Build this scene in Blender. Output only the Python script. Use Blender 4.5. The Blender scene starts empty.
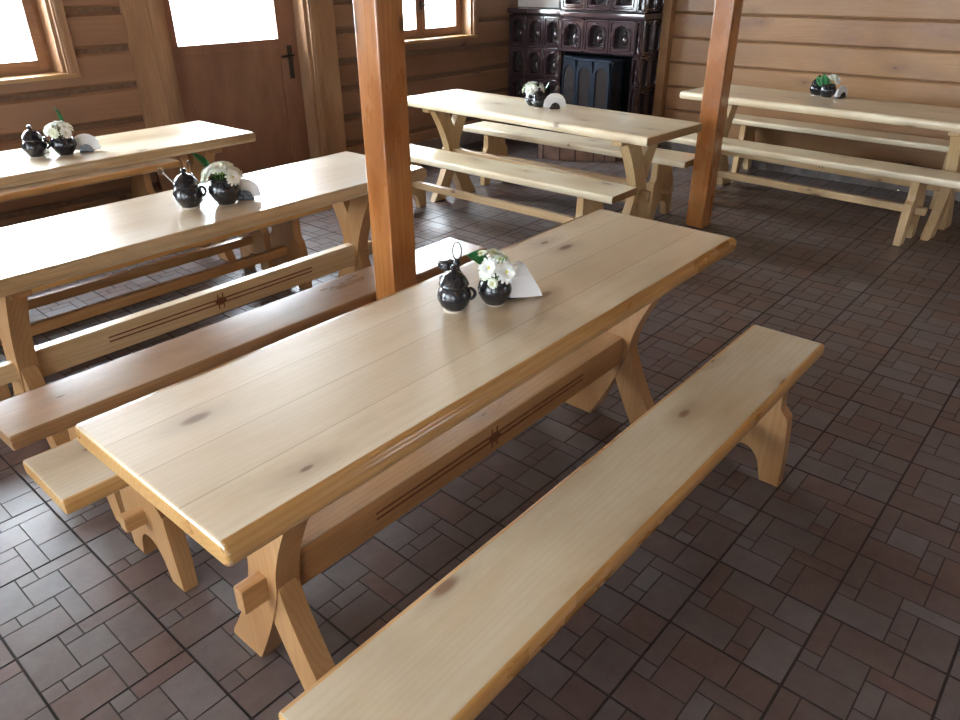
import bpy, bmesh, math, random
from mathutils import Vector, Matrix
random.seed(7)
PI = math.pi
COL = bpy.context.scene.collection
SC = bpy.context.scene

# ------------------------------------------------------------------ helpers
def link(name, bm, mat, parent=None, smooth=True, angle=35):
    me = bpy.data.meshes.new(name)
    bmesh.ops.recalc_face_normals(bm, faces=bm.faces[:])
    bm.to_mesh(me); bm.free()
    for m in (mat if isinstance(mat, (list, tuple)) else [mat]):
        me.materials.append(m)
    if smooth:
        me.shade_smooth()
        try: me.set_sharp_from_angle(angle=math.radians(angle))
        except Exception: pass
    o = bpy.data.objects.new(name, me); COL.objects.link(o)
    if smooth:
        w_ = o.modifiers.new('wn', 'WEIGHTED_NORMAL'); w_.keep_sharp = True
    if parent is not None: o.parent = parent
    return o

def tag(o, label=None, cat=None, group=None, kind=None):
    if label: o['label'] = label
    if cat: o['category'] = cat
    if group: o['group'] = group
    if kind: o['kind'] = kind
    return o

def thing(name, label, cat, loc=(0, 0, 0), rz=0, group=None):
    o = bpy.data.objects.new(name, None); o.empty_display_size = .1
    COL.objects.link(o); o.location = loc; o.rotation_euler = (0, 0, rz)
    return tag(o, label, cat, group)

def struct(name, bm, mat, parent=None, **k):
    o = link(name, bm, mat, parent, **k)
    if parent is None: o['kind'] = 'structure'
    return o

def box(bm, x0, x1, y0, y1, z0, z1, bev=0, seg=2, mat=None, mi=0):
    b = bmesh.new()
    v = [b.verts.new((x, y, z)) for x in (x0, x1) for y in (y0, y1) for z in (z0, z1)]
    for f in ((0, 1, 3, 2), (4, 6, 7, 5), (0, 4, 5, 1), (2, 3, 7, 6), (0, 2, 6, 4), (1, 5, 7, 3)):
        b.faces.new([v[i] for i in f]).material_index = mi
    if bev: bmesh.ops.bevel(b, geom=b.edges[:], offset=bev, segments=seg, affect='EDGES', profile=.5)
    add(bm, b, mat)
    return bm

def add(bm, b, M=None):
    if M is not None: b.transform(M)
    me = bpy.data.meshes.new('tmp'); b.to_mesh(me); b.free()
    bm.from_mesh(me); bpy.data.meshes.remove(me)

def prism(bm, pts, t0, t1, axis='x', bev=0, seg=2):
    """extrude a closed 2-D outline between t0 and t1 along axis"""
    b = bmesh.new()
    def P(a, c, t):
        return {'x': (t, a, c), 'y': (a, t, c), 'z': (a, c, t)}[axis]
    lo = [b.verts.new(P(a, c, t0)) for a, c in pts]; hi = [b.verts.new(P(a, c, t1)) for a, c in pts]
    n = len(pts)
    f0 = b.faces.new(lo); f1 = b.faces.new(hi)
    for i in range(n): b.faces.new((lo[i], lo[(i+1) % n], hi[(i+1) % n], hi[i]))
    if bev:
        es = list(f0.edges)+list(f1.edges)
        bmesh.ops.bevel(b, geom=es, offset=bev, segments=seg, affect='EDGES', profile=.5)
    add(bm, b)
    return bm

def lathe(bm, prof, n=32, loc=(0, 0, 0)):
    b = bmesh.new(); rings = []
    for r, z in prof:
        if r < 1e-5: rings.append([b.verts.new((0, 0, z))])
        else: rings.append([b.verts.new((r*math.cos(2*PI*i/n), r*math.sin(2*PI*i/n), z)) for i in range(n)])
    for a, c in zip(rings, rings[1:]):
        for i in range(n):
            j = (i+1) % n
            if len(a) == 1 and len(c) == 1: continue
            if len(a) == 1: b.faces.new((a[0], c[j], c[i]))
            elif len(c) == 1: b.faces.new((a[i], a[j], c[0]))
            else: b.faces.new((a[i], a[j], c[j], c[i]))
    add(bm, b, Matrix.Translation(loc))
    return bm

def tube(bm, pts, r, n=10, closed=False, r2=None):
    """sweep a circle along a polyline"""
    b = bmesh.new(); P = [Vector(p) for p in pts]; m = len(P); rings = []
    prev = None
    for i, p in enumerate(P):
        if closed: d = P[(i+1) % m]-P[i-1]
        else: d = P[min(i+1, m-1)]-P[max(i-1, 0)]
        d.normalize()
        ref = prev if prev is not None else (Vector((0, 0, 1)) if abs(d.z) < .9 else Vector((1, 0, 0)))
        u = ref-d*ref.dot(d)
        if u.length < 1e-4: u = d.orthogonal()
        u.normalize(); prev = u; w = d.cross(u)
        rr = r if r2 is None else r+(r2-r)*i/(m-1)
        rings.append([b.verts.new(p+u*rr*math.cos(2*PI*k/n)+w*rr*math.sin(2*PI*k/n)) for k in range(n)])
    for i in range(m if closed else m-1):
        A, B = rings[i], rings[(i+1) % m]
        for k in range(n): b.faces.new((A[k], A[(k+1) % n], B[(k+1) % n], B[k]))
    if not closed: b.faces.new(rings[0]); b.faces.new(rings[-1])
    add(bm, b)
    return bm

# ------------------------------------------------------------------ materials
def newmat(name):
    m = bpy.data.materials.new(name); m.use_nodes = True
    nt = m.node_tree; bs = nt.nodes['Principled BSDF']
    return m, nt, bs

def N(nt, t, **k):
    n = nt.nodes.new(t)
    for a, v in k.items():
        if a.startswith('i_'): n.inputs[a[2:].replace('_', ' ')].default_value = v
        else: setattr(n, a, v)
    return n

def ramp(nt, fac, stops):
    r = nt.nodes.new('ShaderNodeValToRGB'); e = r.color_ramp.elements
    while len(e) < len(stops): e.new(.5)
    for i, (p, c) in enumerate(stops):
        e[i].position = p; e[i].color = (*c, 1) if len(c) == 3 else c
    nt.links.new(fac, r.inputs[0]); return r

def mixc(nt, fac, a, b, mode='MIX'):
    m = nt.nodes.new('ShaderNodeMix'); m.data_type = 'RGBA'; m.blend_type = mode
    if isinstance(fac, (int, float)): m.inputs[0].default_value = fac
    else: nt.links.new(fac, m.inputs[0])
    for s, v in ((6, a), (7, b)):
        if isinstance(v, (tuple, list)): m.inputs[s].default_value = (*v[:3], 1)
        else: nt.links.new(v, m.inputs[s])
    return m.outputs[2]

def math_(nt, op, a, b=None):
    m = nt.nodes.new('ShaderNodeMath'); m.operation = op
    for i, v in enumerate((a, b)):
        if v is None: continue
        if isinstance(v, (int, float)): m.inputs[i].default_value = v
        else: nt.links.new(v, m.inputs[i])
    return m.outputs[0]

def wood(name, base, dark, light, axis='x', rough=.3, coat=.4, knots=.5, plank=0., bump=.04, knotcol=(.17, .08, .035), coatr=.12, contrast=1., islands=False, ktight=1., kscale=1.):
    m, nt, bs = newmat(name); L = nt.links.new
    tc = N(nt, 'ShaderNodeTexCoord'); oi = N(nt, 'ShaderNodeObjectInfo')
    rnd = oi.outputs['Random']
    if islands:
        at = N(nt, 'ShaderNodeAttribute', attribute_name='piece'); rnd = math_(nt, 'ADD', at.outputs['Fac'], rnd)
    off = N(nt, 'ShaderNodeCombineXYZ')
    L(math_(nt, 'MULTIPLY', rnd, 37.3), off.inputs[0]); L(math_(nt, 'MULTIPLY', rnd, 91.7), off.inputs[1]); L(math_(nt, 'MULTIPLY', rnd, 53.1), off.inputs[2])
    ad = N(nt, 'ShaderNodeVectorMath', operation='ADD'); L(tc.outputs['Object'], ad.inputs[0]); L(off.outputs[0], ad.inputs[1])
    src = ad.outputs[0]
    sep = N(nt, 'ShaderNodeSeparateXYZ'); L(tc.outputs['Object'], sep.inputs[0])
    ai = 'xyz'.index(axis)
    def scaled(al, ac):
        s = [ac, ac, ac]; s[ai] = al
        v = N(nt, 'ShaderNodeVectorMath', operation='MULTIPLY'); L(src, v.inputs[0]); v.inputs[1].default_value = s
        return v.outputs[0]
    # knots
    s2 = N(nt, 'ShaderNodeSeparateXYZ'); L(src, s2.inputs[0]); oth = [k for k in range(3) if k != ai]
    cv = N(nt, 'ShaderNodeCombineXYZ'); L(math_(nt, 'MULTIPLY', s2.outputs[ai], 2.2*kscale), cv.inputs[0])
    L(math_(nt, 'MULTIPLY', math_(nt, 'ADD', s2.outputs[oth[0]], s2.outputs[oth[1]]), 5.2*kscale), cv.inputs[1])
    vo = N(nt, 'ShaderNodeTexVoronoi', voronoi_dimensions='2D', i_Scale=1.0, i_Randomness=1.0); L(cv.outputs[0], vo.inputs['Vector'])
    kd = vo.outputs['Distance']
    sel = math_(nt, 'GREATER_THAN', N(nt, 'ShaderNodeSeparateColor').outputs[0], 1-knots)
    sc = sel.node.inputs[0].links[0].from_node; L(vo.outputs['Color'], sc.inputs[0])
    size = math_(nt, 'MULTIPLY', math_(nt, 'ADD', math_(nt, 'MULTIPLY', sc.outputs[1], .08), .035), ktight)
    kn = N(nt, 'ShaderNodeMapRange', interpolation_type='SMOOTHSTEP'); L(kd, kn.inputs[0]); L(math_(nt, 'MULTIPLY', size, .35), kn.inputs[1]); L(size, kn.inputs[2]); kn.inputs[3].default_value = 1; kn.inputs[4].default_value = 0
    kf = math_(nt, 'MULTIPLY', kn.outputs[0], sel)
    halo = N(nt, 'ShaderNodeMapRange', interpolation_type='SMOOTHERSTEP'); L(kd, halo.inputs[0]); halo.inputs[1].default_value = 0; halo.inputs[2].default_value = .33; halo.inputs[3].default_value = 1; halo.inputs[4].default_value = 0
    hf = math_(nt, 'MULTIPLY', halo.outputs[0], sel)
    # growth lines
    n1 = N(nt, 'ShaderNodeTexNoise', i_Scale=1.0, i_Detail=2.0, i_Roughness=.45, i_Distortion=.35); L(scaled(.55, 6.0), n1.inputs['Vector'])
    acr = math_(nt, 'ADD', s2.outputs[oth[0]], math_(nt, 'MULTIPLY', s2.outputs[oth[1]], .8))
    g = math_(nt, 'ADD', math_(nt, 'ADD', math_(nt, 'MULTIPLY', acr, 330.0), math_(nt, 'MULTIPLY', n1.outputs[0], 52.0)), math_(nt, 'MULTIPLY', hf, 12.0))
    li = math_(nt, 'MULTIPLY', math_(nt, 'ADD', math_(nt, 'SINE', g), 1.0), .5)
    li = math_(nt, 'POWER', li, 2.0)
    n2 = N(nt, 'ShaderNodeTexNoise', i_Scale=1.0, i_Detail=5.0, i_Roughness=.6); L(scaled(1.6, 5.0), n2.inputs['Vector'])
    n3 = N(nt, 'ShaderNodeTexNoise', i_Scale=1.0, i_Detail=4.0, i_Roughness=.7); L(scaled(4.0, 120.0), n3.inputs['Vector'])
    tone = ramp(nt, n2.outputs[0], [(.3, dark), (.52, base), (.72, light)])
    c = mixc(nt, math_(nt, 'MULTIPLY', li, .34*contrast), tone.outputs[0], dark)
    c = mixc(nt, math_(nt, 'MULTIPLY', n3.outputs[0], .28*contrast), c, dark)
    if plank:
        a2 = 'y' if axis == 'x' else 'x'
        pi_ = math_(nt, 'FLOOR', math_(nt, 'DIVIDE', math_(nt, 'ADD', sep.outputs['xyz'.index(a2)], 10.0), plank))
        wn = N(nt, 'ShaderNodeTexWhiteNoise', noise_dimensions='1D'); L(math_(nt, 'ADD', pi_, rnd), wn.inputs['W'])
        c = mixc(nt, math_(nt, 'MULTIPLY', wn.outputs[0], .35), c, dark)
        fr = math_(nt, 'FRACT', math_(nt, 'DIVIDE', math_(nt, 'ADD', sep.outputs['xyz'.index(a2)], 10.0), plank))
        c = mixc(nt, math_(nt, 'MULTIPLY', math_(nt, 'LESS_THAN', fr, .007/plank*.35), .45), c, knotcol)
    if islands:
        wn = N(nt, 'ShaderNodeTexWhiteNoise', noise_dimensions='1D'); L(rnd, wn.inputs['W'])
        c = mixc(nt, math_(nt, 'MULTIPLY', wn.outputs[0], .5), c, dark)
        c = mixc(nt, math_(nt, 'MULTIPLY', math_(nt, 'FRACT', math_(nt, 'MULTIPLY', wn.outputs[0], 7.3)), .35), c, light)
    c = mixc(nt, math_(nt, 'MULTIPLY', hf, .30), c, knotcol)
    c = mixc(nt, math_(nt, 'MULTIPLY', kf, .85), c, knotcol)
    L(c, bs.inputs['Base Color'])
    rr = N(nt, 'ShaderNodeMapRange'); L(n2.outputs[0], rr.inputs[0]); rr.inputs[1].default_value = .3; rr.inputs[2].default_value = .7
    rr.inputs[3].default_value = rough*.8; rr.inputs[4].default_value = rough*1.3
    L(rr.outputs[0], bs.inputs['Roughness'])
    bs.inputs['Coat Weight'].default_value = coat; bs.inputs['Coat Roughness'].default_value = coatr
    bp = N(nt, 'ShaderNodeBump', i_Strength=bump*4, i_Distance=.002)
    L(math_(nt, 'ADD', li, n3.outputs[0]), bp.inputs['Height']); L(bp.outputs[0], bs.inputs['Normal'])
    return m

def plain(name, col, rough=.5, metal=0., coat=0., noise=0., nscale=30., spec=.5, sheen=0):
    m, nt, bs = newmat(name)
    bs.inputs['Roughness'].default_value = rough; bs.inputs['Metallic'].default_value = metal
    bs.inputs['Coat Weight'].default_value = coat; bs.inputs['Coat Roughness'].default_value = .08
    bs.inputs['Specular IOR Level'].default_value = spec
    if noise:
        tc = N(nt, 'ShaderNodeTexCoord'); n = N(nt, 'ShaderNodeTexNoise', i_Scale=nscale, i_Detail=5.0)
        nt.links.new(tc.outputs['Object'], n.inputs['Vector'])
        r = ramp(nt, n.outputs[0], [(.3, tuple(c*(1-noise) for c in col)), (.7, tuple(min(1, c*(1+noise)) for c in col))])
        nt.links.new(r.outputs[0], bs.inputs['Base Color'])
    else: bs.inputs['Base Color'].default_value = (*col, 1)
    return m

PB, PD, PL = (.69, .57, .40), (.54, .40, .245), (.76, .66, .49)
M_top = wood('pine_tabletop', PB, PD, PL, 'x', rough=.40, coat=1., coatr=.17, knots=.5, plank=.145, contrast=.6, bump=.006)
M_amber = wood('amber_varnish_sheenless_edge', (.60, .34, .12), (.42, .20, .055), (.70, .44, .19), 'x', rough=.3, coat=.6, coatr=.15, knots=.12, bump=.02)  # varnish amber on edges; tops paler, with sky sheen put into their colour
M_soft = wood('mellow_pine_edge', (.50, .35, .19), (.38, .24, .11), (.60, .44, .26), 'x', rough=.4, coat=.3, knots=.3)
M_endgrain = wood('end_grain', (.42, .24, .10), (.28, .14, .05), (.52, .33, .16), 'y', rough=.45, coat=.2, knots=.1)
M_seatR = wood('reddish_pine_seat', (.46, .29, .17), (.32, .18, .09), (.56, .38, .24), 'x', rough=.34, coat=.8, coatr=.22, knots=.4, contrast=.6, bump=.006)
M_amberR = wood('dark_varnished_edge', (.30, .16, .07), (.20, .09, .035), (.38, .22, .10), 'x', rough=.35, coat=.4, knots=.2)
M_seat = wood('pine_seat', tuple(c*.84 for c in PB), tuple(c*.85 for c in PD), tuple(c*.88 for c in PL), 'x', rough=.40, coat=.8, coatr=.2, knots=.6, contrast=.6, bump=.006)
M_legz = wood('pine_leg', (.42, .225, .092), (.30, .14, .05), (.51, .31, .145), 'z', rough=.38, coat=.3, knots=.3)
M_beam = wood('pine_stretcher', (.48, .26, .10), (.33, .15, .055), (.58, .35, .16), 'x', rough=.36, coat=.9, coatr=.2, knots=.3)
QB, QD, QL = (.78, .67, .47), (.63, .48, .29), (.85, .77, .58)
M_topP = wood('pale_pine_tabletop', QB, QD, QL, 'x', rough=.38, coat=.8, coatr=.28, knots=.35, plank=.155, contrast=.5, bump=.008)
M_seatP = wood('pale_pine_seat', QB, QD, QL, 'x', rough=.38, coat=.7, coatr=.28, knots=.5, contrast=.5, bump=.008)
M_legP = wood('pale_pine_leg', (.62, .43, .22), (.46, .28, .12), (.72, .54, .31), 'z', rough=.4, coat=.25, knots=.35)
M_beamP = wood('pale_pine_stretcher', (.66, .47, .26), (.48, .30, .14), (.76, .60, .37), 'x', rough=.4, coat=.25, knots=.5)
M_post = wood('stained_post', (.45, .175, .045), (.26, .08, .017), (.58, .27, .08), 'z', rough=.28, coat=.45, knots=.35, knotcol=(.08, .03, .012))
M_log = wood('wall_log', (.28, .145, .078), (.17, .08, .04), (.36, .205, .12), 'x', rough=.42, coat=.2, knots=.35, islands=True, knotcol=(.07, .035, .02), coatr=.25)
M_logY = wood('wall_log_side', (.34, .165, .062), (.20, .085, .028), (.45, .26, .115), 'y', rough=.42, coat=.2, knots=.6, islands=True, knotcol=(.075, .035, .02), coatr=.25, ktight=.8)
M_trim = wood('trim_pine', (.36, .205, .11), (.25, .13, .065), (.45, .28, .155), 'z', rough=.35, coat=.3, knots=.1)
M_trimX = wood('trim_pine_across', (.50, .30, .13), (.34, .18, .07), (.60, .39, .19), 'x', rough=.35, coat=.3, knots=.1)
M_door = wood('door_wood', (.27, .125, .072), (.18, .08, .045), (.34, .17, .10), 'z', rough=.4, coat=.25, knots=.12)
M_sash = wood('sash_wood', (.28, .14, .07), (.19, .09, .04), (.34, .19, .10), 'x', rough=.4, coat=.2, knots=.1)
M_gap = plain('caulked_log_gap', (.15, .085, .05), .8, noise=.3)
M_carve = plain('burnt_carving', (.17, .055, .02), .6, noise=.3)
M_clay = plain('black_glazed_clay', (.018, .017, .02), .22, coat=.3, noise=.3, nscale=60)
M_foot = plain('bare_clay_foot', (.55, .47, .38), .7)
M_glaze = plain('dark_brown_stove_glaze', (.048, .028, .032), .10, coat=1., noise=.15, nscale=8)
M_grout = plain('stove_joint', (.02, .014, .012), .6)
M_iron = plain('cast_iron', (.035, .046, .065), .3, metal=.6, noise=.2)
M_metal = plain('steel', (.65, .65, .66), .22, metal=1.)
M_dkmetal = plain('dark_metal', (.05, .045, .04), .35, metal=.9)
M_pet = plain('white_petal', (.86, .87, .82), .6)
M_pet2 = plain('cream_petal', (.78, .82, .66), .6)
M_eye = plain('flower_eye', (.62, .58, .12), .6)
M_leaf = plain('green_leaf', (.035, .19, .06), .35, noise=.3, nscale=50)
M_stem = plain('green_stem', (.12, .26, .07), .5)
M_nap = plain('white_paper', (.86, .86, .86), .8)
M_pepper = plain('ground_pepper', (.10, .08, .07), .9, noise=.6, nscale=400)
M_salt = plain('salt', (.85, .85, .85), .9)
M_bark = plain('bark', (.12, .09, .06), .8)
M_brush = plain('shrub_leaves', (.05, .20, .09), .6, noise=.4, nscale=6)
M_skirt = plain('skirting_tile', (.22, .19, .18), .35, noise=.35, nscale=9)
M_hearth = plain('hearth_tile', (.24, .15, .115), .4, noise=.35, nscale=8)
M_ash = plain('soot', (.01, .01, .011), .9)

# thin clear glass
def glassmat(name, tint=(1, 1, 1), ior=1.45):
    m, nt, bs = newmat(name); nt.nodes.remove(bs)
    out = nt.nodes['Material Output']
    t = N(nt, 'ShaderNodeBsdfTransparent'); t.inputs[0].default_value = (*tint, 1)
    g = N(nt, 'ShaderNodeBsdfGlossy'); g.inputs['Roughness'].default_value = .02
    lw = N(nt, 'ShaderNodeLayerWeight', i_Blend=.5)
    r0 = ((ior-1)/(ior+1))**2; f = math_(nt, 'ADD', math_(nt, 'MULTIPLY', math_(nt, 'POWER', lw.outputs['Facing'], 5.0), 1-r0), r0)
    mx = N(nt, 'ShaderNodeMixShader')
    nt.links.new(f, mx.inputs[0]); nt.links.new(t.outputs[0], mx.inputs[1]); nt.links.new(g.outputs[0], mx.inputs[2])
    nt.links.new(mx.outputs[0], out.inputs[0]); return m
M_glass = glassmat('window_glass')
M_jar = glassmat('jar_glass', (.93, .95, .95), 1.6)

# floor tiles: colour per piece
def floor_mat():
    m, nt, bs = newmat('embossed_clay_floor_tile'); L = nt.links.new
    at = N(nt, 'ShaderNodeAttribute', attribute_name='piece'); tc = N(nt, 'ShaderNodeTexCoord')
    wn = N(nt, 'ShaderNodeTexWhiteNoise', noise_dimensions='1D'); L(math_(nt, 'MULTIPLY', at.outputs['Fac'], 977.0), wn.inputs['W'])
    n = N(nt, 'ShaderNodeTexNoise', i_Scale=14.0, i_Detail=6.0, i_Roughness=.65); L(tc.outputs['Object'], n.inputs['Vector'])
    n2 = N(nt, 'ShaderNodeTexNoise', i_Scale=160.0, i_Detail=3.0); L(tc.outputs['Object'], n2.inputs['Vector'])
    r = ramp(nt, wn.outputs[0], [(0, (.140, .068, .052)), (.3, (.122, .073, .062)), (.55, (.120, .089, .082)), (.85, (.140, .118, .114)), (1, (.185, .168, .166))])
    r2 = ramp(nt, n.outputs[0], [(.3, (.072, .050, .046)), (.7, (.170, .136, .128))])
    c = mixc(nt, .45, r.outputs[0], r2.outputs[0])
    c = mixc(nt, .25, c, mixc(nt, 1., c, n2.outputs['Color'], 'MULTIPLY'))
    L(c, bs.inputs['Base Color'])
    rr = N(nt, 'ShaderNodeMapRange'); L(n.outputs[0], rr.inputs[0]); rr.inputs[3].default_value = .24; rr.inputs[4].default_value = .46
    L(rr.outputs[0], bs.inputs['Roughness'])
    bp = N(nt, 'ShaderNodeBump', i_Strength=.25, i_Distance=.002); L(math_(nt, 'ADD', n.outputs[0], math_(nt, 'MULTIPLY', n2.outputs[0], .4)), bp.inputs['Height']); L(bp.outputs[0], bs.inputs['Normal'])
    return m
M_floor = floor_mat()
M_floorgrout = plain('floor_grout', (.035, .026, .024), .8, noise=.3)

# ------------------------------------------------------------------ room dimensions (m)
T = .31                                      # floor tile module
X0, X1, Y0, Y1, H = -4.0, 4.88, -3.6, 4.95, 2.55
TH = .28                                     # log wall thickness

# floor: embossed modular pattern, each stone a low bevelled slab in one mesh
def build_floor():
    bm = bmesh.new(); lay = None
    verts = []; faces = []; ids = []
    pat = [(3, 6, 0, 1), (2, 3, 0, 1), (0, 2, 0, 3), (4, 6, 1, 4), (2, 4, 1, 3), (4, 6, 4, 6), (3, 4, 3, 6), (1, 3, 3, 4), (0, 1, 3, 4), (0, 3, 4, 6)]
    def slab(x0, x1, y0, y1, c):
        if x1-x0 < .01 or y1-y0 < .01: return
        b = len(verts); e = .0010
        for z, d in ((-.004, 0), (-.0008, 0), (0, e)):
            verts.extend([(x0+d, y0+d, z), (x1-d, y0+d, z), (x1-d, y1-d, z), (x0+d, y1-d, z)])
        for k in (0, 4):
            for i in range(4):
                j = (i+1) % 4; faces.append((b+k+i, b+k+j, b+k+4+j, b+k+4+i)); ids.append(c)
        faces.append((b+8, b+9, b+10, b+11)); ids.append(c)
    i0, i1 = math.floor(X0/T), math.ceil(X1/T); j0, j1 = math.floor(Y0/T), math.ceil(Y1/T)
    rn = random.Random(3)
    for i in range(i0, i1):
        for j in range(j0, j1):
            for (u0, u1, w0, w1) in pat:
                G, g = .0026, .0010
                x0 = (i+u0/6)*T+(G if u0 == 0 else g); x1 = (i+u1/6)*T-(G if u1 == 6 else g)
                ya = (j+1-w1/6)*T+(G if w1 == 6 else g); yb = (j+1-w0/6)*T-(G if w0 == 0 else g)
                slab(max(x0, X0), min(x1, X1), max(ya, Y0), min(yb, Y1), rn.random())
    me = bpy.data.meshes.new('floor')
    b = len(verts); verts.extend([(X0, Y0, -.0035), (X1, Y0, -.0035), (X1, Y1, -.0035), (X0, Y1, -.0035), (X0, Y0, -.08), (X1, Y0, -.08), (X1, Y1, -.08), (X0, Y1, -.08)])
    gf = [(b, b+1, b+2, b+3), (b+4, b+7, b+6, b+5), (b, b+4, b+5, b+1), (b+1, b+5, b+6, b+2), (b+2, b+6, b+7, b+3), (b+3, b+7, b+4, b)]
    faces.extend(gf); ids.extend([0]*6)
    me.from_pydata(verts, [], faces); me.update()
    me.materials.append(M_floor); me.materials.append(M_floorgrout)
    a = me.attributes.new('piece', 'FLOAT', 'FACE')
    a.data.foreach_set('value', ids)
    for k, p in enumerate(me.polygons):
        if k >= len(faces)-6 or k % 9 != 8: p.material_index = 1
    o = bpy.data.objects.new('floor', me); COL.objects.link(o); o['kind'] = 'structure'
build_floor()

# log walls -------------------------------------------------------
def log_wall(name, axis, s0, s1, face, outdir, seams, openings, mat, gap=.012, cham=.02):
    """axis: direction along the wall; face: inner plane coordinate; outdir: +1/-1 away from the room"""
    bm = bmesh.new(); pl = []
    def put(a0, a1, z0, z1, c0, c1, pid):
        # profile across thickness d (0=inner face) and z
        d = TH
        prof = [(cham*c0, z0), (0, z0+cham*c0*.8), (0, z1-cham*c1*.8), (cham*c1, z1), (d, z1), (d, z0)]
        b = bmesh.new()
        A = []; B = []
        for dd, z in prof:
            q = face+outdir*dd
            for lst, s in ((A, a0), (B, a1)):
                lst.append(b.verts.new((s, q, z) if axis == 'x' else (q, s, z)))
        n = len(prof); b.faces.new(A); b.faces.new(B)
        for i in range(n): b.faces.new((A[i], A[(i+1) % n], B[(i+1) % n], B[i]))
        k = len(b.faces); add(bm, b); pl.extend([pid]*k)
    rn = random.Random(5 if axis == 'x' else 6)
    zs = [0]+[z for z in seams if 0 < z < H]+[H]
    for zi in range(len(zs)-1):
        za, zb = zs[zi]+(gap if zi else 0), zs[zi+1]-gap
        cuts = sorted({za, zb, *[q for o in openings for q in (o[2], o[3]) if za < q < zb]})
        pid = rn.random()
        for k in range(len(cuts)-1):
            c0, c1 = cuts[k], cuts[k+1]; mid = (c0+c1)/2
            segs = [(s0, s1)]
            for o in openings:
                if o[2] < mid < o[3]:
                    ns = []
                    for a, b_ in segs:
                        if o[1] <= a or o[0] >= b_: ns.append((a, b_)); continue
                        if o[0] > a: ns.append((a, o[0]))
                        if o[1] < b_: ns.append((o[1], b_))
                    segs = ns
            for a, b_ in segs: put(a, b_, c0, c1, 1 if k == 0 else 0, 1 if k == len(cuts)-2 else 0, pid+.13*segs.index((a, b_)))
    nlog = len(pl)
    # backing between the logs
    cuts = sorted({0, H, *[q for o in openings for q in (o[2], o[3])]})
    for k in range(len(cuts)-1):
        mid = (cuts[k]+cuts[k+1])/2; segs = [(s0, s1)]
        for o in openings:
            if o[2] < mid < o[3]:
                ns = []
                for a, b_ in segs:
                    if o[1] <= a or o[0] >= b_: ns.append((a, b_)); continue
                    if o[0] > a: ns.append((a, o[0]))
                    if o[1] < b_: ns.append((o[1], b_))
                segs = ns
        for a, b_ in segs:
            q0, q1 = sorted((face+outdir*.018, face+outdir*(TH-.01)))
            n0 = len(bm.faces)
            if axis == 'x': box(bm, a+.001, b_-.001, q0, q1, cuts[k], cuts[k+1])
            else: box(bm, q0, q1, a+.001, b_-.001, cuts[k], cuts[k+1])
    me = bpy.data.meshes.new(name); bmesh.ops.recalc_face_normals(bm, faces=bm.faces[:]); bm.to_mesh(me); bm.free()
    me.materials.append(mat); me.materials.append(M_gap)
    at = me.attributes.new('piece', 'FLOAT', 'FACE'); vals = pl+[0]*(len(me.polygons)-nlog)
    at.data.foreach_set('value', vals)
    for i in range(nlog, len(me.polygons)): me.polygons[i].material_index = 1
    o = bpy.data.objects.new(name, me); COL.objects.link(o); o['kind'] = 'structure'
    return o

WZ0, WZ1 = 1.012, 2.12
WIN_L = [(-1.30, .235, WZ0, WZ1), (2.91, 4.085, WZ0, WZ1)]
DOOR = (.93, 2.13, 0, 2.14)
seamsL = [.235, .465, .695, .92, 1.15, 1.38, 1.61, 1.84, 2.07, 2.3]
seamsR = [.206, .414, .622, .83, 1.04, 1.245, 1.45, 1.66, 1.87, 2.08, 2.29]
log_wall('wall_left', 'x', X0-TH, X1+TH, Y1, 1, seamsL, WIN_L+[DOOR], M_log, gap=.014, cham=.022)
log_wall('wall_right', 'y', Y0, Y1, X1, 1, seamsR, [], M_logY, gap=.004, cham=.012)
WIN_N = [(-2.7, -.7, .85, 2.2), (.0, 2.0, .85, 2.2), (2.6, 4.4, .85, 2.2)]
log_wall('wall_near', 'y', Y0, Y1, X0, -1, seamsR, WIN_N, M_logY, gap=.006, cham=.016)
WIN_FILL = [(1.7, 2.8, 1.0, 2.0)]  # made-up rear window out of view, sized to light faces turned to it
log_wall('wall_rear', 'x', X0-TH, X1+TH, Y0, -1, seamsL, WIN_FILL, M_log, gap=.008, cham=.018)
M_ceil = wood('ceiling_boards', (.40, .24, .12), (.28, .15, .07), (.48, .31, .16), 'x', rough=.45, coat=.1, knots=.4, plank=.14)
bm = bmesh.new(); box(bm, X0-TH, X1+TH, Y0-TH, Y1+TH, H, H+.12); struct('ceiling', bm, M_ceil, smooth=False)

# skirting tiles along the walls
def skirting(name, axis, s0, s1, face, outdir):
    bm = bmesh.new(); s = s0; rn = random.Random(11); w = .155
    while s < s1-.01:
        e = min(s+w, s1)
        q0, q1 = sorted((face, face-outdir*.014))
        if axis == 'x': box(bm, s+.0015, e-.0015, q0, q1, 0, .125, .002, 1)
        else: box(bm, q0, q1, s+.0015, e-.0015, 0, .125, .002, 1)
        s = e
    struct(name, bm, M_skirt, smooth=False)
skirting('baseboard_right', 'y', Y0, 3.285, X1, 1)
skirting('baseboard_left_1', 'x', X0, .66, Y1, 1)
skirting('baseboard_left_2', 'x', 2.40, 4.55, Y1, 1)
skirting('baseboard_near', 'y', Y0, Y1, X0, -1)
skirting('baseboard_rear', 'x', X0, X1, Y0, -1)

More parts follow.
